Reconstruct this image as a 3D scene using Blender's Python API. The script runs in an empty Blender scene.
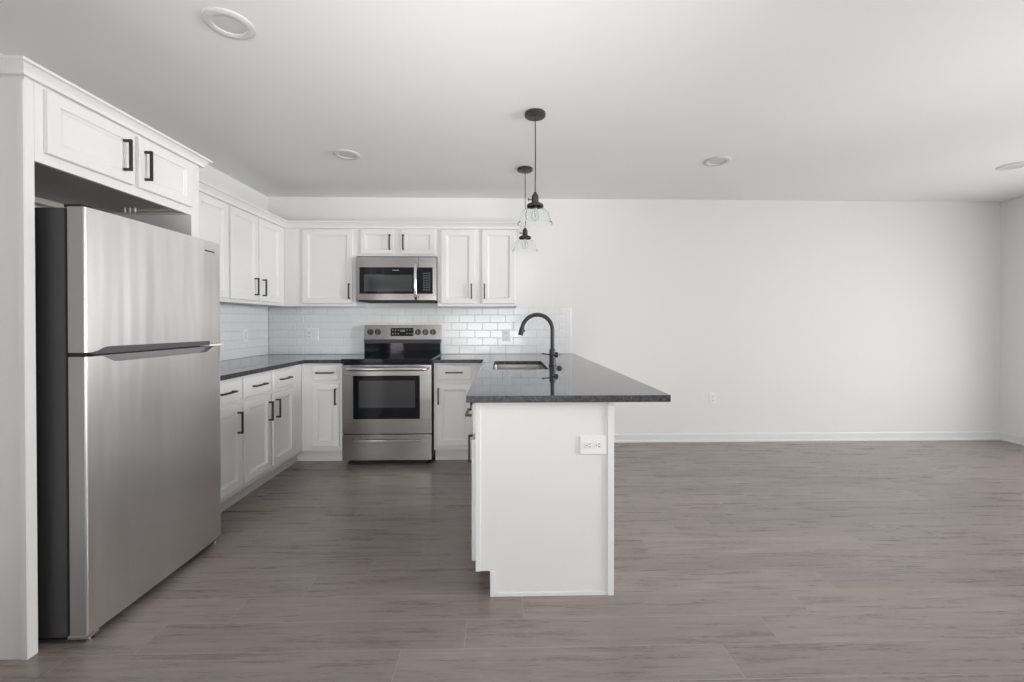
import bpy, bmesh, math, random
from mathutils import Vector, Matrix
random.seed(4)
sc = bpy.context.scene
COL = sc.collection
PI = math.pi

# ---------------------------------------------------------------- room constants (metres)
XL, XR, YB, YF, H = -2.315, 5.157, 0.0, -8.2, 2.456
CT, CTH = 0.895, 0.030

# ---------------------------------------------------------------- camera
cd = bpy.data.cameras.new('camera'); cam = bpy.data.objects.new('camera', cd); COL.objects.link(cam)
cd.sensor_width = 36.0; cd.lens = 430.88*36/1024; cd.shift_y = -15.44/1024
cam.location = (0, -4.3329, 1.2107)
cam.rotation_euler = (PI/2-0.0070, 0, -0.0242)
cd.clip_start = 0.05
sc.camera = cam

# ---------------------------------------------------------------- world, daylight and added fill
w = bpy.data.worlds.new('world'); sc.world = w; w.use_nodes = True
bg = w.node_tree.nodes['Background']; bg.inputs[0].default_value = (0.97, 0.985, 1.0, 1); bg.inputs[1].default_value = 6.4
sc.view_settings.view_transform = 'Standard'; sc.view_settings.look = 'None'
sc.view_settings.gamma = 1; sc.view_settings.use_curve_mapping = False
sc.view_settings.exposure = -0.11
# openings in the walls out of the frame: (wall, a0, a1, z0, z1)
WINDOWS = [('right', -2.8, -1.1, 0.02, 1.75), ('right', -5.6, -3.5, 0.02, 2.2), ('front', -1.0, 0.6, 0.02, 2.1)]
for wl, a0, a1, z0, z1 in WINDOWS:            # daylight portals that guide the sky's light through the openings
    l = bpy.data.lights.new('window_portal', 'AREA'); l.shape = 'RECTANGLE'; l.size = a1-a0; l.size_y = z1-z0
    l.cycles.is_portal = True
    o = bpy.data.objects.new('window_portal', l); COL.objects.link(o)
    o.location = (XR+0.13, (a0+a1)/2, (z0+z1)/2) if wl == 'right' else ((a0+a1)/2, YF-0.13, (z0+z1)/2)
    o.rotation_euler = Vector((-1, 0, 0) if wl == 'right' else (0, 1, 0)).to_track_quat('-Z', 'Y').to_euler()
def add_fill(loc, d, power, size=0.5, spread=110):
    """photographer's strobe"""
    l = bpy.data.lights.new('fill_light', 'AREA'); l.shape = 'DISK'; l.size = size
    l.energy = power; l.color = (1.0, 0.99, 0.975); l.spread = math.radians(spread)
    o = bpy.data.objects.new('fill_light', l); COL.objects.link(o); o.location = loc
    o.rotation_euler = Vector(d).to_track_quat('-Z', 'Y').to_euler()
add_fill((-0.1, -5.7, 0.9), (-0.25, 1.0, 1), 20, 1.2, 120)
add_fill((0.4, -4.9, 0.9), (-0.38, 1.6, 1), 7.5, 0.8, 60)
add_fill((-0.85, -4.4, 1.05), (-0.14, 1, -0.12), 1.3, 0.7, 40)
add_fill((4.9, -3.4, 1.6), (-7, 2.2, -0.2), 20, 1.0, 60)

# ---------------------------------------------------------------- materials
def new_mat(name):
    m = bpy.data.materials.new(name); m.use_nodes = True
    nt = m.node_tree; b = nt.nodes['Principled BSDF']
    return m, nt, b
def mat(name, col, rough=0.5, metal=0.0, spec=0.5, bump=0.0, bscale=200, coat=0, noise=0.0, nscale=8):
    m, nt, b = new_mat(name)
    b.inputs['Base Color'].default_value = (*col, 1); b.inputs['Roughness'].default_value = rough
    b.inputs['Metallic'].default_value = metal; b.inputs['Specular IOR Level'].default_value = spec
    b.inputs['Coat Weight'].default_value = coat
    tc = nt.nodes.new('ShaderNodeTexCoord')
    n = nt.nodes.new('ShaderNodeTexNoise'); n.inputs['Scale'].default_value = nscale; n.inputs['Detail'].default_value = 4
    nt.links.new(tc.outputs['Object'], n.inputs['Vector'])
    mr = nt.nodes.new('ShaderNodeMapRange'); mr.inputs[3].default_value = rough-noise; mr.inputs[4].default_value = rough+noise
    nt.links.new(n.outputs['Fac'], mr.inputs[0]); nt.links.new(mr.outputs[0], b.inputs['Roughness'])
    if bump:
        n2 = nt.nodes.new('ShaderNodeTexNoise'); n2.inputs['Scale'].default_value = bscale
        nt.links.new(tc.outputs['Object'], n2.inputs['Vector'])
        bp = nt.nodes.new('ShaderNodeBump'); bp.inputs['Strength'].default_value = bump; bp.inputs['Distance'].default_value = 0.002
        nt.links.new(n2.outputs['Fac'], bp.inputs['Height']); nt.links.new(bp.outputs[0], b.inputs['Normal'])
    return m
M = {}
M['wall'] = mat('wall_paint', (0.84, 0.84, 0.83), 0.7, bump=0.05, bscale=350)
M['ceiling'] = mat('ceiling_paint', (0.87, 0.87, 0.87), 0.85, bump=0.05, bscale=350)
M['cab'] = mat('cabinet_paint', (0.815, 0.815, 0.805), 0.38, noise=0.03)
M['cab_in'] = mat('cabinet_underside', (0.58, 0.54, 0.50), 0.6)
M['trim'] = mat('trim_paint', (0.82, 0.82, 0.81), 0.4)
M['black'] = mat('matte_black_metal', (0.02, 0.02, 0.022), 0.38, spec=0.5)
M['gap'] = mat('dark_rubber', (0.012, 0.012, 0.012), 0.7)
M['glassblack'] = mat('black_glass', (0.009, 0.010, 0.013), 0.05, spec=0.4)
M['glassgrey'] = mat('oven_window_glass', (0.055, 0.058, 0.060), 0.08, spec=0.8)
M['plate'] = mat('white_plastic', (0.88, 0.885, 0.89), 0.35)
M['slot'] = mat('slot_dark', (0.05, 0.05, 0.05), 0.6)
M['chrome'] = mat('polished_steel', (0.75, 0.75, 0.76), 0.15, metal=1)
M['fridge_side'] = mat('fridge_side_paint', (0.045, 0.045, 0.047), 0.38, bump=0.1, bscale=500)
M['door_edge'] = mat('fridge_door_edge', (0.36, 0.355, 0.35), 0.4, metal=0.5)
M['grip'] = mat('dark_grey_plastic', (0.09, 0.09, 0.10), 0.4)
M['scoop'] = mat('scoop_plastic', (0.28, 0.28, 0.29), 0.4)
M['print'] = mat('panel_print', (0.26, 0.265, 0.27), 0.5)
M['knobtip'] = mat('knob_tip_metal', (0.16, 0.155, 0.15), 0.35, metal=0.8)
M['lens'] = mat('light_lens', (0.66, 0.66, 0.66), 0.5)
M['ring'] = mat('light_trim_white', (0.68, 0.68, 0.68), 0.7)
M['bronze'] = mat('dark_bronze', (0.055, 0.053, 0.052), 0.4, metal=0.6)

def brushed(name, col, rough, axis='z', strength=0.12):
    """steel with fine streaks running along `axis`"""
    m, nt, b = new_mat(name)
    b.inputs['Metallic'].default_value = 1; b.inputs['Base Color'].default_value = (*col, 1)
    tc = nt.nodes.new('ShaderNodeTexCoord'); mp = nt.nodes.new('ShaderNodeMapping')
    s = [500, 500, 500]; s['xyz'.index(axis)] = 3; mp.inputs['Scale'].default_value = s
    n = nt.nodes.new('ShaderNodeTexNoise'); n.inputs['Detail'].default_value = 3; n.inputs['Scale'].default_value = 1
    nt.links.new(tc.outputs['Object'], mp.inputs[0]); nt.links.new(mp.outputs[0], n.inputs['Vector'])
    mr = nt.nodes.new('ShaderNodeMapRange'); mr.inputs[3].default_value = rough-0.015; mr.inputs[4].default_value = rough+0.02
    nt.links.new(n.outputs['Fac'], mr.inputs[0]); nt.links.new(mr.outputs[0], b.inputs['Roughness'])
    # broad, gentle waviness of the sheet
    mp2 = nt.nodes.new('ShaderNodeMapping'); s2 = [6, 6, 6]; s2['xyz'.index(axis)] = 0.7; mp2.inputs['Scale'].default_value = s2
    n2 = nt.nodes.new('ShaderNodeTexNoise'); n2.inputs['Detail'].default_value = 2; n2.inputs['Scale'].default_value = 1
    nt.links.new(tc.outputs['Object'], mp2.inputs[0]); nt.links.new(mp2.outputs[0], n2.inputs['Vector'])
    bp = nt.nodes.new('ShaderNodeBump'); bp.inputs['Strength'].default_value = strength; bp.inputs['Distance'].default_value = 0.02
    nt.links.new(n2.outputs['Fac'], bp.inputs['Height']); nt.links.new(bp.outputs[0], b.inputs['Normal'])
    return m
M['steel_v'] = brushed('brushed_steel_fridge', (0.76, 0.75, 0.735), 0.36, 'z', 0.7)
_nt = M['steel_v'].node_tree; _b = _nt.nodes['Principled BSDF']; _t = _nt.nodes.new('ShaderNodeTangent'); _t.direction_type = 'RADIAL'; _t.axis = 'Z'
_nt.links.new(_t.outputs[0], _b.inputs['Tangent']); _b.inputs['Anisotropic'].default_value = 0.6; _b.inputs['Anisotropic Rotation'].default_value = 0.0
M['steel'] = brushed('brushed_steel', (0.52, 0.51, 0.495), 0.22, 'x')
M['sinksteel'] = brushed('sink_steel', (0.42, 0.40, 0.375), 0.28, 'y')

def glass(name, rough=0.0):
    m, nt, b = new_mat(name)
    b.inputs['Base Color'].default_value = (0.97, 0.98, 0.98, 1); b.inputs['Roughness'].default_value = rough
    b.inputs['Transmission Weight'].default_value = 1; b.inputs['IOR'].default_value = 1.18
    return m
M['glass'] = glass('clear_glass')
m, nt, b = new_mat('filament'); b.inputs['Base Color'].default_value = (0.3, 0.25, 0.18, 1); b.inputs['Roughness'].default_value = 0.5; M['filament'] = m

def granite(name, rough):
    m, nt, b = new_mat(name); L = nt.links
    tc = nt.nodes.new('ShaderNodeTexCoord')
    v = nt.nodes.new('ShaderNodeTexVoronoi'); v.inputs['Scale'].default_value = 260
    n = nt.nodes.new('ShaderNodeTexNoise'); n.inputs['Scale'].default_value = 60; n.inputs['Detail'].default_value = 8
    L.new(tc.outputs['Object'], v.inputs['Vector']); L.new(tc.outputs['Object'], n.inputs['Vector'])
    mx = nt.nodes.new('ShaderNodeMix'); mx.data_type = 'RGBA'
    r = nt.nodes.new('ShaderNodeValToRGB'); e = r.color_ramp.elements
    e[0].position = 0.35; e[0].color = (0.016, 0.018, 0.022, 1); e[1].position = 0.72; e[1].color = (0.075, 0.08, 0.09, 1)
    L.new(n.outputs['Fac'], r.inputs[0])
    r2 = nt.nodes.new('ShaderNodeValToRGB'); e = r2.color_ramp.elements
    e[0].position = 0.84; e[0].color = (0, 0, 0, 1); e[1].position = 0.95; e[1].color = (1, 1, 1, 1)
    sp = nt.nodes.new('ShaderNodeSeparateColor'); L.new(v.outputs['Color'], sp.inputs[0]); L.new(sp.outputs[0], r2.inputs[0])
    L.new(r2.outputs[0], mx.inputs['Factor']); L.new(r.outputs[0], mx.inputs['A']); mx.inputs['B'].default_value = (0.11, 0.115, 0.13, 1)
    L.new(mx.outputs['Result'], b.inputs['Base Color'])
    b.inputs['Roughness'].default_value = rough; b.inputs['IOR'].default_value = 1.9 if rough < 0.1 else 1.45
    return m
M['granite'] = granite('dark_granite', 0.035); M['granite_edge'] = granite('dark_granite_honed_edge', 0.45)

def floor_mat():
    m, nt, b = new_mat('taupe_plank_floor'); L = nt.links; N = nt.nodes.new
    tc = N('ShaderNodeTexCoord'); sp = N('ShaderNodeSeparateXYZ'); L.new(tc.outputs['Object'], sp.inputs[0])
    def math_(op, a, b_=None, c=None):
        x = N('ShaderNodeMath'); x.operation = op
        for i, q in enumerate((a, b_, c)):
            if q is None: continue
            if isinstance(q, (int, float)): x.inputs[i].default_value = q
            else: L.new(q, x.inputs[i])
        return x.outputs[0]
    v = math_('DIVIDE', math_('ADD', sp.outputs['Y'], 2.738), 0.158)
    row = math_('FLOOR', v); fv = math_('SUBTRACT', v, row)
    u = math_('DIVIDE', math_('SUBTRACT', math_('SUBTRACT', sp.outputs['X'], 1.06), math_('MULTIPLY', row, 0.231)), 1.2)
    colm = math_('FLOOR', u); fu = math_('SUBTRACT', u, colm)
    idv = N('ShaderNodeCombineXYZ'); L.new(row, idv.inputs[0]); L.new(colm, idv.inputs[1])
    wn = N('ShaderNodeTexWhiteNoise'); wn.noise_dimensions = '2D'; L.new(idv.outputs[0], wn.inputs['Vector'])
    # seam distance (metres)
    dv = math_('MULTIPLY', math_('MINIMUM', fv, math_('SUBTRACT', 1, fv)), 0.158)
    du = math_('MULTIPLY', math_('MINIMUM', fu, math_('SUBTRACT', 1, fu)), 1.2)
    seam = math_('LESS_THAN', math_('MINIMUM', dv, du), 0.0016)
    # grain coordinates, offset per plank
    off = math_('MULTIPLY', wn.outputs['Value'], 37.0)
    cv = N('ShaderNodeCombineXYZ'); L.new(math_('ADD', sp.outputs['X'], off), cv.inputs[0]); L.new(math_('ADD', sp.outputs['Y'], off), cv.inputs[1])
    def noise(scale, sx, sy, detail, dist=0.0):
        mp = N('ShaderNodeMapping'); mp.inputs['Scale'].default_value = (sx, sy, 1); L.new(cv.outputs[0], mp.inputs[0])
        n = N('ShaderNodeTexNoise'); n.inputs['Scale'].default_value = scale; n.inputs['Detail'].default_value = detail
        n.inputs['Distortion'].default_value = dist; n.inputs['Roughness'].default_value = 0.6
        L.new(mp.outputs[0], n.inputs['Vector']); return n.outputs['Fac']
    g1 = noise(1, 2.5, 45, 8, 0.8); g2 = noise(1, 22, 420, 5); g3 = noise(1, 1.6, 9, 4, 1.5)
    t = math_('ADD', math_('MULTIPLY', g1, 0.38), math_('ADD', math_('MULTIPLY', g2, 0.32), math_('MULTIPLY', g3, 0.30)))
    r = N('ShaderNodeValToRGB'); e = r.color_ramp.elements
    e[0].position = 0.30; e[0].color = (0.142, 0.112, 0.103, 1); e[1].position = 0.66; e[1].color = (0.365, 0.312, 0.293, 1)
    L.new(t, r.inputs[0])
    # knots: a few dark spots
    vo = N('ShaderNodeTexVoronoi'); vo.inputs['Scale'].default_value = 1
    mp = N('ShaderNodeMapping'); mp.inputs['Scale'].default_value = (0.75, 3.0, 1); L.new(cv.outputs[0], mp.inputs[0]); L.new(mp.outputs[0], vo.inputs['Vector'])
    kn = N('ShaderNodeMapRange'); kn.inputs[1].default_value = 0.012; kn.inputs[2].default_value = 0.09; kn.inputs[3].default_value = 0.6; kn.inputs[4].default_value = 1.0
    L.new(vo.outputs['Distance'], kn.inputs[0])
    pv = math_('MULTIPLY', math_('ADD', math_('MULTIPLY', wn.outputs['Value'], 0.20), 0.90), kn.outputs[0])
    mul = N('ShaderNodeVectorMath'); mul.operation = 'SCALE'; L.new(r.outputs[0], mul.inputs[0]); L.new(pv, mul.inputs['Scale'])
    mx = N('ShaderNodeMix'); mx.data_type = 'RGBA'; L.new(math_('MULTIPLY', seam, 0.62), mx.inputs['Factor'])
    L.new(mul.outputs[0], mx.inputs['A']); mx.inputs['B'].default_value = (0.42, 0.38, 0.36, 1)  # pale seam tint paints in a grazing highlight along the joints
    L.new(mx.outputs['Result'], b.inputs['Base Color'])
    mr = N('ShaderNodeMapRange'); mr.inputs[3].default_value = 0.22; mr.inputs[4].default_value = 0.34; b.inputs['Specular IOR Level'].default_value = 0.55
    L.new(t, mr.inputs[0]); L.new(mr.outputs[0], b.inputs['Roughness'])
    bp = N('ShaderNodeBump'); bp.inputs['Strength'].default_value = 0.25; bp.inputs['Distance'].default_value = 0.001
    hh = math_('SUBTRACT', t, math_('MULTIPLY', seam, 1.5)); L.new(hh, bp.inputs['Height']); L.new(bp.outputs[0], b.inputs['Normal'])
    return m
M['floor'] = floor_mat()

def tile_mat():
    m, nt, b = new_mat('white_glazed_tile')
    b.inputs['Base Color'].default_value = (0.86, 0.87, 0.885, 1); b.inputs['Roughness'].default_value = 0.12
    tc = nt.nodes.new('ShaderNodeTexCoord'); n = nt.nodes.new('ShaderNodeTexNoise'); n.inputs['Scale'].default_value = 14
    nt.links.new(tc.outputs['Object'], n.inputs['Vector'])
    bp = nt.nodes.new('ShaderNodeBump'); bp.inputs['Strength'].default_value = 0.04; bp.inputs['Distance'].default_value = 0.003
    nt.links.new(n.outputs['Fac'], bp.inputs['Height']); nt.links.new(bp.outputs[0], b.inputs['Normal'])
    return m
M['tile'] = tile_mat()
M['grout'] = mat('grey_grout', (0.62, 0.62, 0.63), 0.8)

# ---------------------------------------------------------------- mesh helpers
class MB:
    def __init__(s): s.bm = bmesh.new()
    def _merge(s, t, mi):
        vm = {}
        for v in t.verts: vm[v] = s.bm.verts.new(v.co)
        for f in t.faces:
            try: nf = s.bm.faces.new([vm[v] for v in f.verts])
            except ValueError: continue
            nf.material_index = f.material_index if mi is None else mi
        t.free()
    def box(s, x0, x1, y0, y1, z0, z1, mi=0, bev=0.0, seg=2):
        t = bmesh.new()
        bmesh.ops.create_cube(t, size=1)
        bmesh.ops.scale(t, vec=(x1-x0, y1-y0, z1-z0), verts=t.verts)
        bmesh.ops.translate(t, vec=((x0+x1)/2, (y0+y1)/2, (z0+z1)/2), verts=t.verts)
        if bev: bmesh.ops.bevel(t, geom=list(t.edges), offset=bev, segments=seg, affect='EDGES', profile=0.5)
        s._merge(t, mi); return s
    def prism(s, pts, axis, a0, a1, mi=0, bev=0.0):
        """closed outline pts (2D) pushed along axis from a0 to a1"""
        t = bmesh.new()
        def P(p, a):
            return {'x': (a, p[0], p[1]), 'y': (p[0], a, p[1]), 'z': (p[0], p[1], a)}[axis]
        lo = [t.verts.new(P(p, a0)) for p in pts]; hi = [t.verts.new(P(p, a1)) for p in pts]
        t.faces.new(lo); t.faces.new(hi[::-1]); n = len(pts)
        for i in range(n): t.faces.new([lo[i], hi[i], hi[(i+1) % n], lo[(i+1) % n]])
        bmesh.ops.recalc_face_normals(t, faces=t.faces)
        if bev: bmesh.ops.bevel(t, geom=list(t.edges), offset=bev, segments=2, affect='EDGES')
        s._merge(t, mi); return s
    def lathe(s, prof, c, axis='z', n=40, mi=0, closed=False):
        """prof list of (r, h) turned about axis through c"""
        t = bmesh.new(); rings = []
        def P(r, h, a):
            u, v = r*math.cos(a), r*math.sin(a)
            d = {'z': (u, v, h), 'y': (u, h, v), 'x': (h, u, v)}[axis]
            return (c[0]+d[0], c[1]+d[1], c[2]+d[2])
        for r, h in prof:
            if r < 1e-6: rings.append([t.verts.new(P(0, h, 0))])
            else: rings.append([t.verts.new(P(r, h, 2*PI*k/n)) for k in range(n)])
        pairs = list(zip(rings[:-1], rings[1:]))
        if closed: pairs.append((rings[-1], rings[0]))
        for A, B in pairs:
            for k in range(n):
                a, b_, c_, d = A[k % len(A)], A[(k+1) % len(A)], B[(k+1) % len(B)], B[k % len(B)]
                q = []
                for v in (a, b_, c_, d):
                    if v not in q: q.append(v)
                if len(q) > 2: t.faces.new(q)
        if not closed:
            for R in (rings[0], rings[-1]):
                if len(R) > 2: t.faces.new(R)
        bmesh.ops.recalc_face_normals(t, faces=t.faces)
        s._merge(t, mi); return s
    def tube(s, pts, rad, n=16, mi=0):
        t = bmesh.new(); pts = [Vector(p) for p in pts]
        if not isinstance(rad, (list, tuple)): rad = [rad]*len(pts)
        up = None; rings = []
        for i, p in enumerate(pts):
            d = (pts[min(i+1, len(pts)-1)]-pts[max(i-1, 0)]).normalized()
            if up is None:
                up = Vector((0, 0, 1)) if abs(d.z) < .9 else Vector((1, 0, 0))
            up = (up-d*up.dot(d)).normalized(); sd = d.cross(up)
            rings.append([t.verts.new(p+rad[i]*(up*math.cos(2*PI*k/n)+sd*math.sin(2*PI*k/n))) for k in range(n)])
        for A, B in zip(rings[:-1], rings[1:]):
            for k in range(n): t.faces.new([A[k], A[(k+1) % n], B[(k+1) % n], B[k]])
        t.faces.new(rings[0]); t.faces.new(rings[-1][::-1])
        bmesh.ops.recalc_face_normals(t, faces=t.faces)
        s._merge(t, mi); return s
    def nested(s, w, h, loops, back=0.0, mi=0):
        """panel in local x,z facing -y: loops = (inset, y); first loop is closed at the back"""
        t = bmesh.new(); R = []
        for ins, y in loops:
            R.append([t.verts.new((x, y, z)) for x, z in ((ins, ins), (w-ins, ins), (w-ins, h-ins), (ins, h-ins))])
        for A, B in zip(R[:-1], R[1:]):
            for k in range(4): t.faces.new([A[k], A[(k+1) % 4], B[(k+1) % 4], B[k]])
        t.faces.new(R[-1]); t.faces.new(R[0][::-1])
        bmesh.ops.recalc_face_normals(t, faces=t.faces)
        s._merge(t, mi); return s
    def sweep(s, prof, path, mi=0):
        """moulding: prof (out, z) swept on an open horizontal path with mitres; out = right of travel"""
        t = bmesh.new(); path = [Vector(p) for p in path]; rings = []
        for i, p in enumerate(path):
            ds = []
            if i > 0: ds.append((path[i]-path[i-1]).normalized())
            if i < len(path)-1: ds.append((path[i+1]-path[i]).normalized())
            ns = [Vector((d.y, -d.x)) for d in ds]
            nn = sum(ns, Vector((0, 0))); nn = nn/nn.dot(ns[0]) if nn.length > 0 else ns[0]
            rings.append([t.verts.new((p.x+nn.x*o, p.y+nn.y*o, z)) for o, z in prof])
        n = len(prof)
        for A, B in zip(rings[:-1], rings[1:]):
            for k in range(n): t.faces.new([A[k], B[k], B[(k+1) % n], A[(k+1) % n]])
        t.faces.new(rings[0]); t.faces.new(rings[-1][::-1])
        bmesh.ops.recalc_face_normals(t, faces=t.faces)
        s._merge(t, mi); return s
    def build(s, name, mats, parent=None, loc=None, smooth=35, keep_normals=False):
        if not isinstance(mats, (list, tuple)): mats = [mats]
        me = bpy.data.meshes.new(name)
        if not keep_normals: bmesh.ops.recalc_face_normals(s.bm, faces=s.bm.faces)
        s.bm.to_mesh(me); s.bm.free()
        for mm in mats: me.materials.append(M[mm] if isinstance(mm, str) else mm)
        for p in me.polygons: p.use_smooth = True
        me.set_sharp_from_angle(angle=math.radians(smooth))
        o = bpy.data.objects.new(name, me); COL.objects.link(o)
        if smooth < 60:
            wn = o.modifiers.new('weighted_normal', 'WEIGHTED_NORMAL'); wn.keep_sharp = True; wn.weight = 100
        if parent: o.parent = parent
        if loc: o.location = loc
        return o

def thing(name, label, cat, loc=(0, 0, 0), rz=0, group=None):
    o = bpy.data.objects.new(name, None); COL.objects.link(o); o.empty_display_size = 0.1
    o.location = loc; o.rotation_euler = (0, 0, rz); o['label'] = label; o['category'] = cat
    if group: o['group'] = group
    return o
def tag(o, label, cat, group=None):
    o['label'] = label; o['category'] = cat
    if group: o['group'] = group
    return o
def recentre(o):
    """move a top-level mesh's origin to its base centre"""
    me = o.data; xs = [v.co for v in me.vertices]
    c = Vector((sum(v.x for v in xs)/len(xs), sum(v.y for v in xs)/len(xs), min(v.z for v in xs)))
    me.transform(Matrix.Translation(-c)); o.location = o.location+c
    return o
def struct(o): o['kind'] = 'structure'; return o

# ================================================================= SETTING
T = 0.12
struct(MB().box(XL-T, XR+T, YF-T, YB+T, -0.1, 0).build('floor', 'floor'))
struct(MB().box(XL-T, XR+T, YF-T, YB+T, H, H+0.1).build('ceiling', 'ceiling'))
struct(MB().box(XL-T, XR+T, YB, YB+T, 0, H).build('wall_back', 'wall'))
struct(MB().box(XL-T, XL, YF, YB, 0, H).build('wall_left', 'wall'))
def holed(name, wl):
    mb = MB(); ops = sorted([q for q in WINDOWS if q[0] == wl], key=lambda q: q[1])
    lo, hi = (YF, YB) if wl == 'right' else (XL-T, XR+T)
    def bx(a, b, z0, z1):
        if wl == 'right': mb.box(XR, XR+T, a, b, z0, z1)
        else: mb.box(a, b, YF-T, YF, z0, z1)
    cur = lo
    for _, a0, a1, z0, z1 in ops:
        bx(cur, a0, 0, H); bx(a0, a1, z1, H)
        if z0 > 0.001: bx(a0, a1, 0, z0)
        cur = a1
    bx(cur, hi, 0, H)
    return struct(mb.build(name, 'wall'))
holed('wall_right', 'right'); holed('wall_front', 'front')
for i, (wl, a0, a1, z0, z1) in enumerate(WINDOWS):
    mb = MB(); fw = 0.06; mid = (a0+a1)/2
    def bx(a, b, c, d):
        if wl == 'right': mb.box(XR+0.03, XR+0.08, a, b, c, d)
        else: mb.box(a, b, YF-0.08, YF-0.03, c, d)
    bx(a0, a0+fw, z0, z1); bx(a1-fw, a1, z0, z1); bx(a0+fw, a1-fw, z0, z0+fw); bx(a0+fw, a1-fw, z1-fw, z1)
    bx(mid-0.03, mid+0.03, z0+fw, z1-fw)
    if wl == 'right': bx(a0+fw, a1-fw, (z0+z1)/2-0.02, (z0+z1)/2+0.02)
    struct(mb.build('window_%d' % (i+1), 'trim'))
struct(MB().box(XL, -1.15, YF, -3.95, 0, H).build('wall_shade_block', 'wall'))  # unseen block added to keep light off the refrigerator side panel
def baseboard(name, path):
    prof = [(0, 0), (0.012+0.012, 0), (0.024, 0.012), (0.018, 0.019), (0.013, 0.022), (0.013, 0.072), (0.008, 0.080), (0.004, 0.084), (0, 0.084)]
    return struct(MB().sweep(prof, path).build(name, 'trim'))
baseboard('baseboard_back', [(0.56, YB), (XR-0.013, YB)])
baseboard('baseboard_right', [(XR, YB), (XR, YF)])
baseboard('baseboard_left', [(XL, -3.95), (XL, -2.76)])

# ================================================================= TILE BACKSPLASH
ZT0, TH, TW, G = 0.904, 0.0768, 0.1540, 0.0022
def tile(mb, wall, a0, a1, z0, z1):
    a0 += G/2; a1 -= G/2; z0 += G/2; z1 -= G/2
    if a1-a0 < 0.004 or z1-z0 < 0.004: return
    d0 = 0.002; d1 = 0.0085+random.uniform(-0.0003, 0.0003); e = 0.0022
    t = bmesh.new()
    def P(a, d, z): return (a, -d, z) if wall == 'back' else (XL+d, a, z)
    R = []
    for ins, d in ((0, d0), (0, d1-e), (e*0.5, d1-e*0.3), (e*1.3, d1)):
        R.append([t.verts.new(P(a, d, z)) for a, z in ((a0+ins, z0+ins), (a1-ins, z0+ins), (a1-ins, z1-ins), (a0+ins, z1-ins))])
    for A, B in zip(R[:-1], R[1:]):
        for k in range(4): t.faces.new([A[k], A[(k+1) % 4], B[(k+1) % 4], B[k]])
    t.faces.new(R[-1]); bmesh.ops.recalc_face_normals(t, faces=t.faces)
    # tiny individual tilt
    mb._merge(t, 0)
def rows(mb, wall, lo, hi, phase, top=6):
    for r in range(top):
        z0 = ZT0+TH*r; z1 = z0+TH
        if r == 0: z0 = CT+0.001
        x = phase+(0 if r % 2 else TW/2)
        while x > lo: x -= TW
        while x < hi:
            tile(mb, wall, max(x, lo), min(x+TW, hi), z0, z1); x += TW
# back wall
XE, XE2 = 0.635, 0.701; ZTOP = ZT0+6*TH
mb = MB()
rows(mb, 'back', XL+0.009, XE, -2.0393, top=5)
# the sixth course runs only under the cabinets and on to the finishing course
r5 = 5; x = -2.0393-TW*3
while x < XE:
    tile(mb, 'back', max(x, XL+0.009), min(x+TW, XE), ZT0+TH*5, ZTOP-0.008); x += TW
z = CT+0.001
while z < ZTOP-0.01:
    z1 = min(z+TW, ZTOP-0.002); tile(mb, 'back', XE, XE2, z, z1); z = z1
mb.box(XL+0.009, XE2-0.001, -0.006, -0.0005, CT+0.001, ZTOP-0.006, mi=1)
tag(recentre(mb.build('tile_backsplash', ['tile', 'grout'], smooth=2)), 'white subway tile backsplash on the back wall behind the range', 'backsplash', 'subway tile backsplashes')
mb = MB(); rows(mb, 'left', -1.86, -0.009, -0.0393-0.05, top=6)
mb.box(XL+0.0005, XL+0.006, -1.86, -0.001, CT+0.001, ZTOP, mi=1)
tag(recentre(mb.build('tile_backsplash', ['tile', 'grout'], smooth=2)), 'white subway tile backsplash on the left wall beside the refrigerator', 'backsplash', 'subway tile backsplashes')

# ================================================================= CABINET PARTS
DT = 0.019
def door_loops(w):
    return [(0, -0.001), (0, -DT+0.003), (0.003, -DT), (w, -DT), (w+0.004, -DT+0.005), (w+0.009, -DT+0.006), (w+0.016, -DT+0.011)]
def drawer_loops():
    return [(0, -0.001), (0, -DT+0.006), (0.010, -DT+0.0025), (0.012, -DT)]
def handle(parent, x, z, length, vertical):
    """square bar pull on two posts, local frame of the door"""
    mb = MB(); a = 0.0055; y0 = -DT; h = length/2
    if vertical:
        mb.box(x-a, x+a, y0-0.034, y0-0.024, z-h, z+h, bev=0.0012)
        for s in (-1, 1): mb.box(x-a, x+a, y0-0.026, y0+0.001, z+s*(h-0.006)-a, z+s*(h-0.006)+a, bev=0.001)
    else:
        mb.box(x-h, x+h, y0-0.034, y0-0.024, z-a, z+a, bev=0.0012)
        for s in (-1, 1): mb.box(x+s*(h-0.006)-a, x+s*(h-0.006)+a, y0-0.026, y0+0.001, z-a, z+a, bev=0.001)
    return mb.build('handle', 'black', parent)
def door(root, x0, x1, z0, z1, hx=None, hz=None, frame=0.050, name='door'):
    d = MB().nested(x1-x0, z1-z0, door_loops(frame)).build(name, 'cab', root, (x0, 0, z0))
    if hx is not None: handle(d, hx-x0, hz-z0, 0.14, True)
    return d
def drawer(root, x0, x1, z0, z1, pull=0.146):
    d = MB().nested(x1-x0, z1-z0, drawer_loops()).build('drawer', 'cab', root, (x0, 0, z0))
    handle(d, (x1-x0)/2, (z1-z0)/2, pull, False)
    return d
GU, GB = 'white upper cabinets', 'white base cabinets'
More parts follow.
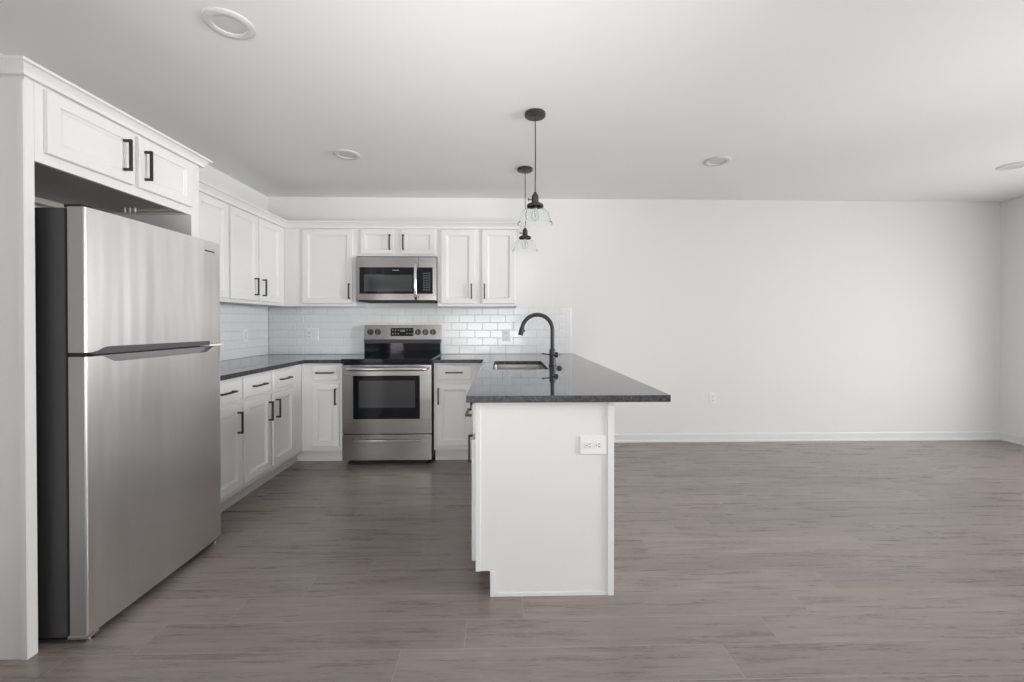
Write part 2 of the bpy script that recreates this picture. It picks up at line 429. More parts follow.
def upper(label, loc, rz, w, z0, z1, depth=0.3135):
    r = thing('upper_cabinet', label, 'cabinet', (loc[0], loc[1], z0), rz, GU)
    mb = MB(); hz = z1-z0
    mb.box(0.0005, w-0.0005, 0, 0.018, 0, hz)                       # face frame
    mb.box(0.0005, 0.016, 0.018, depth, 0, hz); mb.box(w-0.016, w-0.0005, 0.018, depth, 0, hz)
    mb.box(0.016, w-0.016, 0.018, depth, 0.012, 0.026); mb.box(0.016, w-0.016, 0.018, depth, hz-0.015, hz)
    mb.box(0.016, w-0.016, depth-0.008, depth, 0.026, hz-0.015)
    mb.build('cabinet_body', 'cab', r)
    return r
def base(label, loc, rz, w, depth=0.6045, toe=0.078, z1=0.864, hollow=False, t0=0.0005, t1=-0.0005):
    r = thing('base_cabinet', label, 'cabinet', (loc[0], loc[1], 0), rz, GB)
    mb = MB()
    if hollow:
        mb.box(0.0005, w-0.0005, 0, 0.018, 0.112, z1); mb.box(0.0005, w-0.0005, depth-0.01, depth, 0.112, z1)
        mb.box(0.0005, 0.018, 0.018, depth-0.01, 0.112, z1); mb.box(w-0.018, w-0.0005, 0.018, depth-0.01, 0.112, z1)
        mb.box(0.018, w-0.018, 0.018, depth-0.01, 0.112, 0.13)
    else: mb.box(0.0005, w-0.0005, 0, depth, 0.112, z1)
    mb.build('cabinet_body', 'cab', r)
    MB().box(t0, w+t1, toe, toe+0.018, 0.0, 0.111).build('toe_kick', 'cab', r)
    return r
UZ0, UZ1 = 1.362, 2.10
# ---- left run uppers (face +x): local x -> world y
XF = XL+0.315
r = upper('white upper cabinet on the left wall, next to the refrigerator enclosure', (XF, -1.860), PI/2, 0.7235, UZ0, UZ1)
door(r, 0.022, 0.358, 0.025, 0.703, 0.33, 0.137); door(r, 0.372, 0.711, 0.025, 0.703, 0.40, 0.137)
r = upper('white two-door upper cabinet on the left wall, nearest the back corner', (XF, -1.136), PI/2, 0.82, UZ0, UZ1)
door(r, 0.012, 0.369, 0.025, 0.703, 0.318, 0.137); door(r, 0.386, 0.735, 0.025, 0.703, 0.430, 0.137)
# ---- back run uppers
r = upper('white single-door upper cabinet in the corner, left of the microwave', (XF+0.001, -0.315), 0, -1.345-(XF+0.001), UZ0, UZ1)
door(r, -1.827-XF, -1.370-XF, 0.025, 0.705, -1.398-XF, 0.137)
r = upper('short white two-door cabinet mounted directly above the microwave', (-1.344, -0.315), 0, 0.749, 1.822, UZ1)
door(r, 0.048, 0.349, 0.020, 0.245, 0.317, 0.127, frame=0.042); door(r, 0.418, 0.725, 0.020, 0.245, 0.441, 0.127, frame=0.042)
r = upper('tall white two-door upper cabinet right of the microwave', (-0.594, -0.315), 0, 0.737, UZ0, UZ1)
door(r, 0.035, 0.343, 0.025, 0.708, 0.316, 0.137); door(r, 0.413, 0.719, 0.025, 0.708, 0.436, 0.137)
# ---- crown
def crown_prof(z0, z1, o=0.045):
    h = z1-z0
    return [(0.0003, z0), (0.019, z0), (0.019, z0+0.14*h), (0.020, z0+0.24*h), (0.022, z0+0.42*h), (0.034, z0+0.70*h), (0.037, z0+0.76*h), (o, z0+0.80*h), (o, z1), (0.0003, z1)]
mb = MB().sweep(crown_prof(2.078, 2.140), [(XF, -1.860), (XF, -0.315), (0.144, -0.315), (0.144, -0.001)][::1])
tag(recentre(mb.build('crown_molding', 'cab')), 'white crown molding along the top of the upper cabinets, from refrigerator enclosure to pendants', 'molding')

# ---- refrigerator enclosure (face +x)
EX = -1.700; E0, E1 = -2.751, -1.862; PT0 = 0.033
r = thing('refrigerator_enclosure', 'tall white cabinet enclosure with two upper doors built around the refrigerator', 'cabinet', (EX, E0+PT0, 0), PI/2)
W = -1.9255-(E0+PT0)
DE = EX-XL-0.002
p = MB().box(-PT0, -0.0005, 0.0, DE, 0.0, 2.10, bev=0.0008).build('side_panel', 'cab', r)
MB().box(-PT0-0.004, -PT0-0.0001, 0.0005, 0.022, 0.0, 2.076, bev=0.001).build('scribe_trim', 'cab', p)
MB().box(W+0.0005, W+0.0615, 0.0, DE, 0.0, 2.10, bev=0.0008).build('side_panel', 'cab', r)
enc, ZE = r, 1.800
mb = MB(); mb.box(0, W, 0, 0.019, 0, 0.30); mb.box(0, 0.016, 0.019, 0.6125-0.0015, 0.0, 0.30); mb.box(W-0.016, W, 0.019, 0.6125-0.0015, 0.0, 0.30)
mb.box(0.016, W-0.016, 0.019, 0.60, 0.285, 0.30); mb.box(0.016, W-0.016, 0.597, 0.6125-0.0015, 0.0, 0.285)
mb.build('cabinet_body', 'cab', r, (0, 0, ZE))
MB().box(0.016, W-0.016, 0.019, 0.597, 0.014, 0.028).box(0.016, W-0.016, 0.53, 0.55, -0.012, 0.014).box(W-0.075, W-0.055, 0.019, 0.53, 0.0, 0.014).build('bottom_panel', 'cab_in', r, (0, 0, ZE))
for k in range(3):
    MB().lathe([(0.004, 0.014), (0.006, 0.008), (0.006, -0.004), (0.003, -0.010)], (W-0.092, 0.225+0.0255*k, 0), n=12).build('screw', 'plate', r, (0, 0, ZE))
door(r, 0.030, 0.406, ZE+0.039, ZE+0.275, 0.352, ZE+0.157, frame=0.045); door(r, 0.433, 0.783, ZE+0.039, ZE+0.275, 0.465, ZE+0.149, frame=0.045)
MB().sweep(crown_prof(2.087-1.8, 2.134-1.8), [(-PT0, 0.60), (-PT0, -0.0005), (W+0.0625, -0.0005), (W+0.0625, 0.25)][::1]).build('crown', 'cab', r, (0, 0, ZE))

# ---- base cabinets, left run
BX = -1.709
r = base('white base cabinet on the left wall, partly hidden by the refrigerator', (BX, -1.860), PI/2, 0.390)
drawer(r, 0.03, 0.376, 0.707, 0.850, 0.146); door(r, 0.03, 0.376, 0.147, 0.684, 0.327, 0.568)
r = base('white two-door base cabinet on the left wall, nearest the back corner', (BX, -1.4695), PI/2, 0.86, t1=0.080)
drawer(r, 0.012, 0.333, 0.707, 0.850, 0.146); drawer(r, 0.368, 0.693, 0.707, 0.850, 0.146)
door(r, 0.012, 0.333, 0.147, 0.684, 0.305, 0.568); door(r, 0.368, 0.693, 0.147, 0.684, 0.408, 0.568)
# ---- base cabinets, back run
BY = -0.606
r = base('white narrow base cabinet with one drawer, left of the range', (BX+0.0005, BY), 0, -1.3495-BX, depth=0.60, t0=-0.0775)
drawer(r, -1.617-BX, -1.389-BX, 0.718, 0.850); door(r, -1.617-BX, -1.389-BX, 0.152, 0.688, -1.414-BX, 0.580)
r = base('white narrow base cabinet with one drawer, between range and peninsula', (-0.5835, BY), 0, 0.459, depth=0.60)
drawer(r, 0.026, 0.328, 0.716, 0.850); door(r, 0.026, 0.328, 0.150, 0.684, 0.043, 0.580)

# ================================================================= PENINSULA (cabinets face -x)
PX = -0.115; PXB = 0.497
def pen(y_hi, w, label, hollow=False): return base(label, (PX, y_hi), -PI/2, w, depth=0.585, hollow=hollow)
r = pen(-2.128, 0.292, 'white peninsula base cabinet at the near end, behind the end panel')
drawer(r, 0.012, 0.284, 0.716, 0.850); door(r, 0.012, 0.284, 0.147, 0.688, 0.040, 0.578)
dw = thing('dishwasher', 'stainless dishwasher built into the kitchen side of the peninsula', 'dishwasher', (PX, -1.522, 0), -PI/2)
MB().box(0.003, 0.603, 0.002, 0.57, 0.10, 0.862).build('tub', 'gap', dw)
MB().box(0.005, 0.601, -0.026, 0.001, 0.115, 0.762, bev=0.003).build('door', 'steel', dw)
MB().box(0.005, 0.601, -0.046, 0.001, 0.765, 0.860, bev=0.003).build('control_panel', 'glassblack', dw)
MB().box(0.02, 0.585, 0.06, 0.075, 0.0, 0.099).build('toe_kick', 'gap', dw)
r = pen(-0.608, 0.913, 'white peninsula sink cabinet between dishwasher and back corner', True)
door(r, 0.03, 0.45, 0.147, 0.688, 0.42, 0.578); door(r, 0.464, 0.885, 0.147, 0.688, 0.494, 0.578)
MB().nested(0.855, 0.134, drawer_loops()).build('false_drawer_front', 'cab', r, (0.03, 0, 0.716))
# end panel with toe notch, plus moulding strips
p = thing('peninsula_end_panel', 'white end panel of the peninsula facing the living area', 'panel', (PX, -2.422, 0))
def PT(pts): return [(a-PX, b) for a, b in pts]
MB().prism([(0.064, 0), (0.611, 0), (0.611, 0.863), (0.0, 0.863), (0.0, 0.113), (0.064, 0.113)], 'y', -0.012, 0.0).build('panel_board', 'cab', p)
MB().box(0.584, 0.613, -0.020, -0.0122, 0.0, 0.863, bev=0.0015).build('corner_trim', 'cab', p)
MB().box(0.0, 0.021, -0.017, -0.0122, 0.113, 0.863, bev=0.0015).build('edge_trim', 'cab', p)
MB().box(0.086, 0.583, -0.017, -0.0122, 0.0, 0.017, bev=0.0015).box(0.064, 0.0855, -0.017, -0.0122, 0.0, 0.1125, bev=0.0015).build('base_trim', 'cab', p)
p = tag(recentre(MB().box(PXB-0.025, PXB+0.003, -2.4215, -0.014, 0.0, 0.863, bev=0.0008).build('peninsula_back_panel', 'cab')), 'long white back panel of the peninsula under the overhang', 'panel')

# ================================================================= COUNTERTOPS
def slab(name, outline, holes, z0, z1, m):
    bm = bmesh.new(); es = []
    for lp in [outline]+holes:
        vs = [bm.verts.new((x, y, z1)) for x, y in lp]
        es += [bm.edges.new((vs[i], vs[(i+1) % len(vs)])) for i in range(len(vs))]
    bmesh.ops.triangle_fill(bm, use_beauty=True, use_dissolve=False, edges=es, normal=(0, 0, 1))
    fs = list(bm.faces)
    r = bmesh.ops.extrude_face_region(bm, geom=fs)
    bmesh.ops.translate(bm, vec=(0, 0, z0-z1), verts=[v for v in r['geom'] if isinstance(v, bmesh.types.BMVert)])
    bmesh.ops.recalc_face_normals(bm, faces=bm.faces)
    bm.normal_update()
    for q in bm.faces: q.material_index = 0 if abs(q.normal.z) > 0.5 else 1
    mb = MB(); mb.bm.free(); mb.bm = bm
    return mb.build(name, [m, m+'_edge'])
def rrect(x0, x1, y0, y1, r, n=6):
    P = []
    for cx, cy, a in ((x1-r, y1-r, 0), (x0+r, y1-r, PI/2), (x0+r, y0+r, PI), (x1-r, y0+r, 1.5*PI)):
        for k in range(n+1):
            t = a+PI/2*k/n; P.append((cx+r*math.cos(t), cy+r*math.sin(t)))
    return P
yb = -0.0095
o = slab('countertop', [(XL+0.0095, yb), (XL+0.0095, -1.859), (-1.667, -1.859), (-1.667, -0.648), (-1.3485, -0.648), (-1.3485, yb)], [], CT-CTH, CT, 'granite')
tag(recentre(o), 'dark speckled granite countertop along the left wall and corner, left of the range', 'countertop', 'dark granite countertops')
SX0, SX1, SY0, SY1 = -0.060, 0.322, -1.44, -0.80
o = slab('countertop', [(-0.584, yb), (-0.584, -0.648), (-0.152, -0.648), (-0.152, -2.477), (0.736, -2.477), (0.736, -0.001), (0.702, -0.001), (0.702, yb)],
         [rrect(SX0, SX1, SY0, SY1, 0.035)], CT-CTH, CT, 'granite')
tag(recentre(o), 'dark speckled granite peninsula countertop with sink cutout and breakfast overhang', 'countertop', 'dark granite countertops')

# ---- sink (undermount)
s = thing('kitchen_sink', 'stainless undermount sink set in the peninsula countertop', 'sink', (0.13, -1.12, 0.66))
bm = bmesh.new(); R = []
def ring(x0, x1, y0, y1, r, z): return [bm.verts.new((x-0.13, y+1.12, z-0.66)) for x, y in rrect(x0, x1, y0, y1, r)]
d = 0.004
R.append(ring(SX0-0.022, SX1+0.022, SY0-0.022, SY1+0.022, 0.057, CT-CTH-0.0005))
R.append(ring(SX0-d, SX1+d, SY0-d, SY1+d, 0.039, CT-CTH-0.0005))
R.append(ring(SX0+0.004, SX1-0.004, SY0+0.004, SY1-0.004, 0.040, CT-CTH-0.15))
R.append(ring(SX0+0.02, SX1-0.02, SY0+0.02, SY1-0.02, 0.035, CT-CTH-0.178))
R.append(ring(SX0+0.05, SX1-0.05, SY0+0.05, SY1-0.05, 0.05, CT-CTH-0.184))
R.append(ring(SX0+0.13, SX1-0.13, SY0+0.2, SY1-0.2, 0.03, CT-CTH-0.188))
for A, B in zip(R[:-1], R[1:]):
    n = len(A)
    for k in range(n): bm.faces.new([A[k], A[(k+1) % n], B[(k+1) % n], B[k]])
bm.faces.new(R[-1]); bmesh.ops.recalc_face_normals(bm, faces=bm.faces)
mb = MB(); mb.bm.free(); mb.bm = bm; mb.build('basin', 'sinksteel', s, keep_normals=True)
MB().lathe([(0.0, 0.0205), (0.03, 0.0205), (0.038, 0.0245), (0.043, 0.0215), (0.043, 0.0185), (0.0, 0.0185)], (0, 0, 0), n=28).build('drain', 'chrome', s)

# ---- faucet
f = thing('faucet', 'matte black gooseneck pull-down faucet beside the sink', 'faucet', (0.372, -1.19, CT))
MB().lathe([(0.0, 0.0), (0.030, 0.0), (0.030, 0.006), (0.024, 0.010), (0.0235, 0.02), (0.0225, 0.045), (0.0225, 0.112), (0.020, 0.122), (0.0165, 0.126), (0, 0.126)], (0, 0, 0), n=28).build('faucet_body', 'black', f)
pts = [(0, 0, 0.11), (0, 0, 0.19), (0, 0, 0.262)]
Rr = 0.111
for k in range(1, 19):
    a = PI*k/18*0.95
    pts.append((-Rr+Rr*math.cos(a), 0, 0.262+Rr*math.sin(a)))
MB().tube(pts, 0.0148, n=18).build('spout', 'black', f)
e = Vector(pts[-1]); dr = (e-Vector(pts[-2])).normalized()
MB().tube([e-dr*0.005, e+dr*0.01, e+dr*0.035, e+dr*0.058], [0.0155, 0.0175, 0.0185, 0.0175], n=18).build('spray_head', 'black', f)
MB().tube([e+dr*0.03+Vector((0.014, 0, 0.004)), e+dr*0.03+Vector((0.027, 0, 0.008))], [0.008, 0.007], n=10).build('spray_button', 'black', f)
MB().tube([(0.0, 0, 0.080), (0.022, -0.002, 0.080), (0.037, -0.003, 0.080), (0.041, -0.003, 0.080)], [0.021, 0.021, 0.020, 0.014], n=18).build('valve', 'black', f)
MB().tube([(0.030, -0.012, 0.080), (0.0, -0.028, 0.082), (-0.04, -0.031, 0.086), (-0.080, -0.033, 0.091)], [0.008, 0.0055, 0.0045, 0.005], n=12).build('lever', 'black', f)
o = MB().lathe([(0, 0), (0.022, 0), (0.022, 0.004), (0.016, 0.008), (0.013, 0.018), (0.0, 0.02)], (0, 0, 0), n=24).build('sink_button', 'black')
o.location = (0.398, -1.37, CT); tag(o, 'small round black deck button just right of the faucet base', 'button')

# ================================================================= RANGE
RX, RW = -0.9665, 0.757
g = thing('range', 'stainless electric range with black glass top between base cabinets', 'stove', (RX, -0.012, 0))
hw = RW/2
MB().box(-hw+0.001, hw-0.001, -0.635, -0.002, 0.045, 0.862, bev=0.002).build('range_body', 'gap', g)
MB().box(-hw-0.001, hw+0.001, -0.678, -0.06, 0.863, 0.906, bev=0.005).build('cooktop', 'glassblack', g)
DY = -0.668
wx0, wx1, wz0, wz1 = -1.250-RX, -0.690-RX, 0.396, 0.762
dr_ = MB()
x0, x1 = -hw+0.004, hw-0.006
dr_.box(x0, x1, DY, -0.638, 0.272, wz0-0.0, bev=0.0025); dr_.box(x0, x1, DY, -0.638, wz1, 0.853, bev=0.0025)
dr_.box(x0, wx0, DY, -0.638, wz0-0.004, wz1+0.004); dr_.box(wx1, x1, DY, -0.638, wz0-0.004, wz1+0.004)
od = dr_.build('oven_door', 'steel', g)
MB().box(wx0, wx1, DY+0.0015, -0.638, wz0-0.002, wz1+0.002).build('window_glass', 'glassblack', od)
MB().box(-1.203-RX, -0.731-RX, DY+0.0005, DY+0.004, 0.492, 0.722).build('window_pane', 'glassgrey', od)
mb = MB(); mb.tube([(-0.318, DY-0.048, 0.822), (-0.29, DY-0.052, 0.822), (0.315, DY-0.052, 0.822), (0.343, DY-0.048, 0.822)], [0.013, 0.016, 0.016, 0.013], n=16)
for q in (-0.30, 0.325): mb.box(q-0.012, q+0.012, DY-0.045, DY+0.001, 0.812, 0.832, bev=0.003)
mb.build('oven_handle', 'chrome', od)
mb = MB()
for q in range(4): mb.box(-0.30+q*0.155, -0.30+q*0.155+0.12, DY-0.0012, DY+0.003, 0.843, 0.847)
mb.build('vent_slots', 'slot', od)
mb = MB(); sz0, sz1, sx0, sx1 = 0.192, 0.236, -1.250-RX, -0.690-RX
mb.box(x0, x1, DY, -0.638, 0.048, sz0, bev=0.002); mb.box(x0, x1, DY, -0.638, sz1, 0.264, bev=0.002)
mb.box(x0, sx0, DY, -0.638, sz0-0.003, sz1+0.003); mb.box(sx1, x1, DY, -0.638, sz0-0.003, sz1+0.003)
mb.box(sx0-0.005, sx1+0.005, DY+0.02, -0.638, sz0-0.003, sz1+0.003)
dwr = mb.build('storage_drawer', 'steel', g)
MB().box(sx0+0.003, sx1-0.003, DY-0.006, DY+0.006, 0.196, 0.222, bev=0.004).build('drawer_pull', 'chrome', dwr)
for q in (-0.33, 0.33):
    MB().lathe([(0.018, 0.0), (0.018, 0.010), (0.010, 0.012), (0.010, 0.046)], (q, -0.58, 0), n=16).build('foot', 'gap', g)
    MB().lathe([(0.018, 0.0), (0.018, 0.010), (0.010, 0.012), (0.010, 0.046)], (q, -0.08, 0), n=16).build('foot', 'gap', g)
# backguard
bgd = MB().prism([(-0.078, 0.899), (-0.078, 1.008), (-0.002, 1.008), (-0.002, 0.899)], 'x', -hw+0.004, hw-0.012).build('backguard', 'glassblack', g)
MB().prism([(-0.080, 1.008), (-0.092, 1.046), (-0.002, 1.046), (-0.002, 1.008)], 'x', -hw+0.003, hw-0.011).build('backguard_ledge', 'grip', g)
cp = MB().prism([(-0.090, 1.046), (-0.070, 1.187), (-0.002, 1.187), (-0.002, 1.046)], 'x', -hw+0.002, hw-0.010, bev=0.002).build('control_panel', 'steel', g)
def on(z, off=0.0): return -0.090+0.020*(z-1.046)/0.141-off     # local y of the sloping panel face
dsp = MB().prism([(on(1.079, 0.0015), 1.079), (on(1.157, 0.0015), 1.157), (on(1.157, -0.01), 1.157), (on(1.079, -0.01), 1.079)], 'x', -1.084-RX, -0.862-RX).build('display', 'glassblack', cp)
mb = MB()
for i in range(8):
    for j in range(2):
        if 3 <= i <= 4: continue
        xx = -1.070-RX+i*0.0275; zz = 1.098+j*0.034
        mb.box(xx, xx+0.013, on(zz, 0.0025), on(zz, 0.0), zz, zz+0.009)
mb.box(-0.990-RX, -0.945-RX, on(1.128, 0.0025), on(1.128, 0), 1.118, 1.140)
mb.build('display_marks', 'print', dsp)
for kx in (-1.281, -1.208, -0.819, -0.746, -0.672):
    yk = on(1.118)
    kb = MB().lathe([(0.0, 0.0), (0.028, 0.0), (0.028, -0.006), (0.023, -0.009), (0.020, -0.026), (0.017, -0.028), (0, -0.028)], (kx-RX, yk, 1.118), axis='y', n=24).build('knob', 'bronze', cp)
    MB().box(kx-RX-0.004, kx-RX+0.004, yk-0.034, yk-0.027, 1.098, 1.138, bev=0.001).build('knob_grip', 'knobtip', kb)

# ================================================================= MICROWAVE
MX0, MX1, MZ0, MZ1 = -1.322, -0.5955, 1.402, 1.806
mw = thing('microwave', 'stainless over-the-range microwave with black glass door', 'microwave', ((MX0+MX1)/2, -0.01, MZ0))
hw = (MX1-MX0)/2; hh = MZ1-MZ0; cx = (MX0+MX1)/2
MB().box(-hw, hw, -0.345, -0.002, 0.012, hh+0.012, bev=0.002).build('microwave_body', 'grip', mw)
FY = -0.380
def L(x): return x-cx
def Z(z): return z-MZ0
fr = MB(); fr.box(-hw, L(-0.757), FY, -0.346, 0.012, Z(1.473), bev=0.002); fr.box(-hw, L(-0.757), FY, -0.346, Z(1.712), hh, bev=0.002)
fr.box(-hw, L(-1.289), FY, -0.346, Z(1.47), Z(1.715))
dd = fr.build('door', 'steel', mw)
wg = MB().box(L(-1.2895), L(-0.757), FY+0.0005, -0.347, Z(1.472), Z(1.713)).build('door_glass', 'glassblack', dd)
MB().box(L(-1.247), L(-0.812), FY-0.0005, FY+0.002, Z(1.493), Z(1.645)).build('window_pane', 'glassgrey', wg)
MB().box(L(-0.992), L(-0.932), FY-0.001, FY+0.001, Z(1.682), Z(1.690)).build('badge', 'print', wg)
pn = MB(); pn.box(L(-0.7545), hw, FY, -0.346, 0.012, Z(1.473), bev=0.002); pn.box(L(-0.7545), hw, FY, -0.346, Z(1.712), hh, bev=0.002)
pn.box(L(-0.627), hw, FY, -0.346, Z(1.47), Z(1.715))
pp = pn.build('control_frame', 'steel', mw)
kp = MB().box(L(-0.7545), L(-0.626), FY+0.0005, -0.347, Z(1.472), Z(1.713)).build('keypad', 'glassblack', pp)
mb = MB()
for j in range(8):
    for i in range(3):
        xx = L(-0.712)+i*0.024; zz = Z(1.505)+j*0.0215
        mb.box(xx, xx+0.012, FY-0.0003, FY+0.002, zz, zz+0.007)
mb.build('keypad_marks', 'print', kp)
hp = [(L(-0.776), FY-0.004, Z(1.745)), (L(-0.776), FY-0.028, Z(1.735))]
for k in range(1, 12):
    t = k/12; hp.append((L(-0.776), FY-0.028-0.020*math.sin(PI*t), Z(1.735-0.29*t)))
hp += [(L(-0.776), FY-0.028, Z(1.445)), (L(-0.776), FY-0.004, Z(1.430))]
MB().tube(hp, 0.0150, n=14).build('handle', 'chrome', dd)
MB().box(-hw+0.02, hw-0.02, -0.37, -0.01, 0.0, 0.0115).build('bottom_vent', 'gap', mw)

# ================================================================= REFRIGERATOR (door faces +x)
FX, FY0, FY1, FZ = -1.544, -2.690, -1.908, 1.642
fg = thing('refrigerator', 'stainless top-freezer refrigerator in the white cabinet enclosure', 'refrigerator', (FX, FY0, 0))
FWd = FY1-FY0
MB().box(-0.735, -0.079, 0.001, FWd-0.022, 0.03, FZ-0.003, bev=0.004).build('refrigerator_body', 'fridge_side', fg)
MB().box(-0.0785, -0.0695, 0.004, FWd-0.004, 0.05, FZ-0.008).build('door_gasket', 'gap', fg)
def fdoor(name, z0, z1, scoop):
    bm = bmesh.new(); secs = []; ys = sorted(set([0, 0.0015, 0.0035, 0.006]+[FWd*k/60 for k in range(1, 60)]+[FWd-0.006, FWd-0.0035, FWd-0.0015, FWd]))
    n = len(ys)
    for y in ys:
        t = (y/FWd-0.5)*2; bul = 0.007*(1-abs(t)**5)-0.006*max(0, (t-0.72)/0.28)**2
        er = 0.0
        dm = min(y, FWd-y)
        if dm < 0.006: er = 0.006-math.sqrt(max(0, 0.006**2-(0.006-dm)**2))
        xf = -0.007+bul-er; xm = -0.036; zt = z1; zb = z1
        if scoop:
            a, b_, c_, d_ = 0.055, 0.125, 0.640, 0.715
            if y <= a or y >= d_: q = 0
            elif y < b_: q = (y-a)/(b_-a); q = q*q*(3-2*q)
            elif y <= c_: q = 1
            else: q = (d_-y)/(d_-c_); q = q*q*(3-2*q)
            zt = z1-0.026*q
        xm2 = min(xm, xf-0.002)
        secs.append([bm.verts.new(p) for p in ((-0.069, y, z0), (xf, y, z0), (xf, y, zt), (xm2, y, zt-0.004*(1 if scoop and zt < z1-0.001 else 0)), (xm2, y, z1), (-0.069, y, z1))])
    for A, B in zip(secs[:-1], secs[1:]):
        for k in range(6):
            f_ = bm.faces.new([A[k], B[k], B[(k+1) % 6], A[(k+1) % 6]])
            f_.material_index = {1: 0, 2: 1, 3: 1}.get(k, 2 if k != 4 else 2)
    for S in (secs[0], secs[-1]):
        f_ = bm.faces.new(S); f_.material_index = 2
    bmesh.ops.recalc_face_normals(bm, faces=bm.faces)
    mb = MB(); mb.bm.free(); mb.bm = bm
    return mb.build(name, ['steel_v', 'scoop', 'door_edge'], fg)
fd = fdoor('freezer_door', 1.098, FZ, False)
rd = fdoor('refrigerator_door', 0.038, 1.082, True)
MB().prism([(0.030, 1.100), (0.045, 1.102), (0.075, 1.116), (0.100, 1.118), (0.672, 1.114), (0.672, 1.092), (0.10, 1.090), (0.030, 1.090)], 'x', -0.05, 0.0035, bev=0.0015).build('door_grip', 'grip', fd)
MB().box(-0.05, 0.001, 0.673, FWd-0.001, 1.0855, 1.096, bev=0.001).build('grip_end_cap', 'plate', fd)
MB().box(-0.03, 0.001, FWd-0.150, FWd-0.062, 1.572, 1.603, bev=0.002).build('badge', 'chrome', fd)
MB().box(0.0005, 0.0018, FWd-0.142, FWd-0.070, 1.583, 1.591).build('badge_lettering', 'grip', fd)
MB().box(-0.075, -0.02, 0.004, 0.045, 1.083, 1.097).build('middle_hinge', 'gap', fg)
MB().box(-0.090, -0.025, 0.008, 0.060, FZ+0.0005, FZ+0.012, bev=0.002).build('top_hinge', 'gap', fg)
MB().box(-0.70, -0.075, 0.02, FWd-0.02, 0.012, 0.0295).build('base_grille', 'gap', fg)
MB().box(-0.085, -0.008, 0.004, 0.05, 0.020, 0.036, bev=0.003).lathe([(0.014, 0), (0.014, 0.008), (0.006, 0.009), (0.006, 0.022)], (-0.028, 0.03, 0), n=14).build('bottom_hinge', 'chrome', fg)
MB().box(-0.085, -0.02, FWd-0.05, FWd-0.006, 0.020, 0.036, bev=0.003).lathe([(0.012, 0), (0.012, 0.008), (0.006, 0.009), (0.006, 0.022)], (-0.03, FWd-0.03, 0), n=14).build('leveling_foot', 'chrome', fg)
for yy in (0.06, FWd-0.06):
    MB().lathe([(0.02, 0), (0.02, 0.008), (0.01, 0.009), (0.01, 0.0315)], (-0.68, yy, 0), n=14).build('leveling_foot', 'gap', fg)

# ================================================================= OUTLETS AND SWITCHES
GO = 'white electrical outlets and switches'
def outlet_face(p, cx, cz, rot=False):
    """one duplex receptacle half, local x-z facing -y"""
    mb = MB()
    def bx(a, b, c, d, y0, y1, mi=0):
        if rot: mb.box(cx+c, cx+d, y0, y1, cz+a, cz+b, mi)
        else: mb.box(cx+a, cx+b, y0, y1, cz+c, cz+d, mi)
    mb.box(cx-0.016, cx+0.016, -0.0085, -0.0055, cz-0.014, cz+0.014, 0, bev=0.003)
    for sx in (-0.006, 0.006):
        bx(sx-0.0014, sx+0.0014, -0.001, 0.008, -0.0089, -0.0084, 1)
    mb.lathe([(0.0028, -0.0089), (0.0028, -0.0084)], (cx+(-0.008 if rot else 0), 0, cz-(0 if rot else 0.007)), axis='y', n=10, mi=1)
    return mb.build('receptacle', ['plate', 'slot'], p)
def plate(label, loc, rz, w, h, kind, cat='outlet'):
    nm = {'outlet': 'wall_outlet', 'switch': 'light_switch'}[cat]
    p = thing(nm, label, cat, loc, rz, GO)
    MB().nested(w, h, [(0, -0.0005), (0, -0.003), (0.003, -0.006)]).build('cover_plate', 'plate', p, (-w/2, 0, -h/2))
    if kind == 'v':
        outlet_face(p, 0, 0.021); outlet_face(p, 0, -0.021)
    elif kind == 'h':
        outlet_face(p, -0.021, 0, True); outlet_face(p, 0.021, 0, True)
    elif kind == 'vs':
        outlet_face(p, -0.024, 0.021); outlet_face(p, -0.024, -0.021)
        MB().box(0.008, 0.040, -0.009, -0.0055, -0.033, 0.033, bev=0.001).build('rocker', 'plate', p)
    elif kind == 's':
        MB().box(-0.016, 0.016, -0.009, -0.0055, -0.033, 0.033, bev=0.001).build('rocker', 'plate', p)
    return p
plate('white double outlet and switch plate on the tiles left of the range', (-1.880, -0.0089, 1.088), 0, 0.125, 0.122, 'vs')
plate('white outlet plate on the tiles behind the faucet, right of the range', (0.050, -0.0089, 1.085), 0, 0.078, 0.122, 'v')
plate('white outlet plate on the left wall tiles beside the refrigerator', (XL+0.0089, -0.402, 1.095), PI/2, 0.078, 0.122, 'v')
plate('white outlet low on the bare back wall of the living area', (2.148, 0, 0.437), 0, 0.075, 0.118, 'v')
plate('white sideways outlet on the peninsula end panel', (0.4065, -2.4341, 0.668), 0, 0.122, 0.084, 'h')

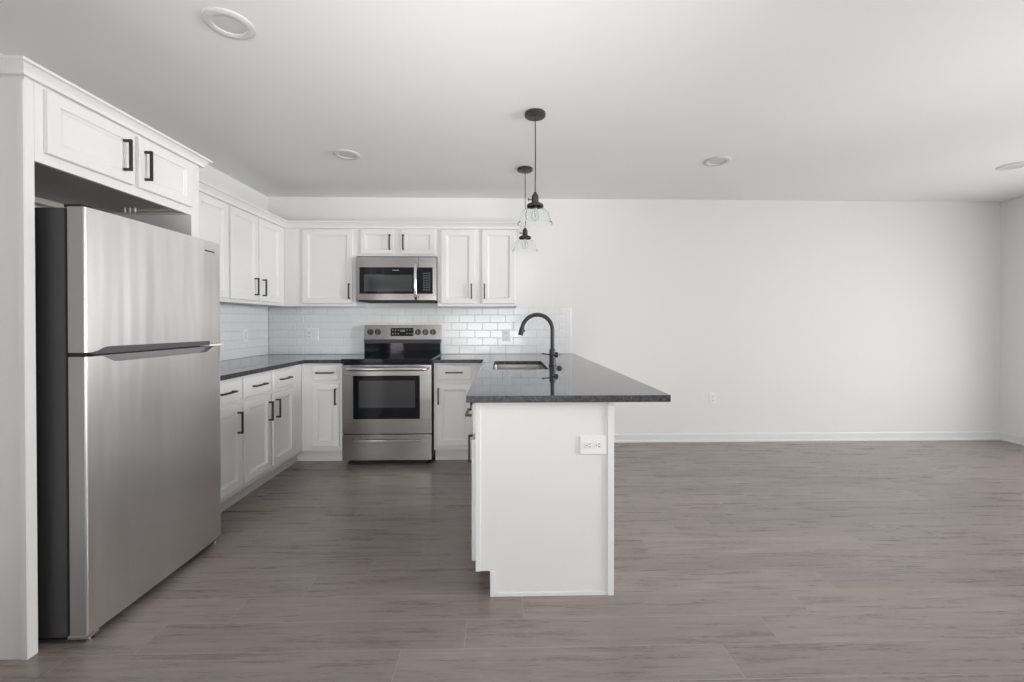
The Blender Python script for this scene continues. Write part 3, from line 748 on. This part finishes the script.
# ================================================================= PENDANTS
def make_pendant(label, x, y, zd):
    """zd: height of the shade holder's top"""
    p = thing('pendant_light', label, 'pendant light', (x, y, H), 0, 'pendant lights over the peninsula')
    q = zd-H
    MB().lathe([(0, 0), (0.061, 0), (0.062, -0.003), (0.062, -0.017), (0.058, -0.021), (0.012, -0.023), (0.010, -0.029), (0.0, -0.029)], (0, 0, 0), n=40).build('canopy', 'bronze', p)
    MB().tube([(0, 0, -0.03), (0.002, 0, q*0.5), (0, 0, q+0.062)], 0.0032, n=8).build('cord', 'bronze', p)
    so = MB().lathe([(0, q+0.068), (0.008, q+0.066), (0.011, q+0.056), (0.019, q+0.048), (0.021, q+0.040), (0.021, q+0.008), (0.026, q+0.004), (0.026, q-0.002), (0.0, q-0.002)], (0, 0, 0), n=28).build('socket', 'bronze', p)
    mb = MB().tube([(-0.018, 0, q+0.022), (-0.036, 0, q+0.022)], 0.0035, n=10); mb.lathe([(0, -0.004), (0.009, -0.003), (0.009, 0.003), (0, 0.004)], (-0.040, 0, q+0.022), axis='x', n=14)
    mb.build('switch_key', 'bronze', so)
    MB().lathe([(0, q), (0.030, q), (0.046, q-0.006), (0.050, q-0.014), (0.050, q-0.022), (0.047, q-0.022), (0.040, q-0.012), (0, q-0.008)], (0, 0, 0), n=36).build('shade_holder', 'bronze', p)
    out = [(0.041, -0.020), (0.041, -0.030), (0.050, -0.036), (0.068, -0.042), (0.080, -0.054), (0.084, -0.070), (0.087, -0.085), (0.094, -0.102), (0.102, -0.116), (0.104, -0.122)]
    t = 0.0016
    prof = [(r_, q+h_) for r_, h_ in out]+[(0.1035, q-0.1245)]+[(r_-t, q+h_-0.0005) for r_, h_ in out[::-1]]
    MB().lathe(prof, (0, 0, 0), n=56, closed=True).build('shade', 'glass', p, smooth=60)
    bp_ = [(0.0, -0.012), (0.012, -0.012), (0.013, -0.030), (0.016, -0.045), (0.022, -0.062), (0.024, -0.078), (0.020, -0.094), (0.010, -0.104), (0, -0.106)]
    MB().lathe([(0.012, q-0.009), (0.013, q-0.028), (0.0, q-0.028)], (0, 0, 0), n=20).build('bulb_base', 'bronze', p)
    bl = MB().lathe([(0.0125, q-0.029), (0.015, q-0.045), (0.021, q-0.060), (0.024, q-0.078), (0.020, q-0.094), (0.010, q-0.103), (0, q-0.105),
                     (0, q-0.1035), (0.0095, q-0.1015), (0.0188, q-0.0935), (0.0226, q-0.078), (0.0196, q-0.0605), (0.0138, q-0.0455), (0.0115, q-0.030)], (0, 0, 0), n=24, closed=True).build('bulb', 'glass', p, smooth=60)
    MB().tube([(0.004, 0, q-0.03), (0.003, 0, q-0.085), (-0.003, 0, q-0.085), (-0.004, 0, q-0.03)], 0.0009, n=6).build('filament', 'filament', bl)
    return p
make_pendant('nearer and larger-looking glass pendant light over the peninsula', 0.200, -1.765, 1.921)
make_pendant('farther glass pendant light over the peninsula, nearer the back wall', 0.190, -0.844, 1.912)

# ================================================================= RECESSED LIGHTS
def downlight(x, y, label):
    p = thing('recessed_light', label, 'ceiling light', (x, y, H), 0, 'recessed ceiling lights')
    MB().lathe([(0.060, -0.0005), (0.096, -0.0005), (0.097, -0.004), (0.088, -0.010), (0.070, -0.011), (0.060, -0.006)], (0, 0, 0), n=56, closed=True).build('trim_ring', 'ring', p)
    MB().lathe([(0, -0.0045), (0.030, -0.0048), (0.0595, -0.0025), (0.0595, -0.0008), (0, -0.0008)], (0, 0, 0), n=40).build('lens', 'lens', p)
    return p
downlight(-1.135, -2.50, 'large-looking unlit recessed ceiling light above the refrigerator aisle, nearest the camera')
downlight(-1.145, -1.105, 'unlit recessed ceiling light in front of the microwave')
downlight(1.660, -1.043, 'unlit recessed ceiling light right of the pendants')
downlight(4.060, -1.004, 'unlit recessed ceiling light at the far right near the right wall')
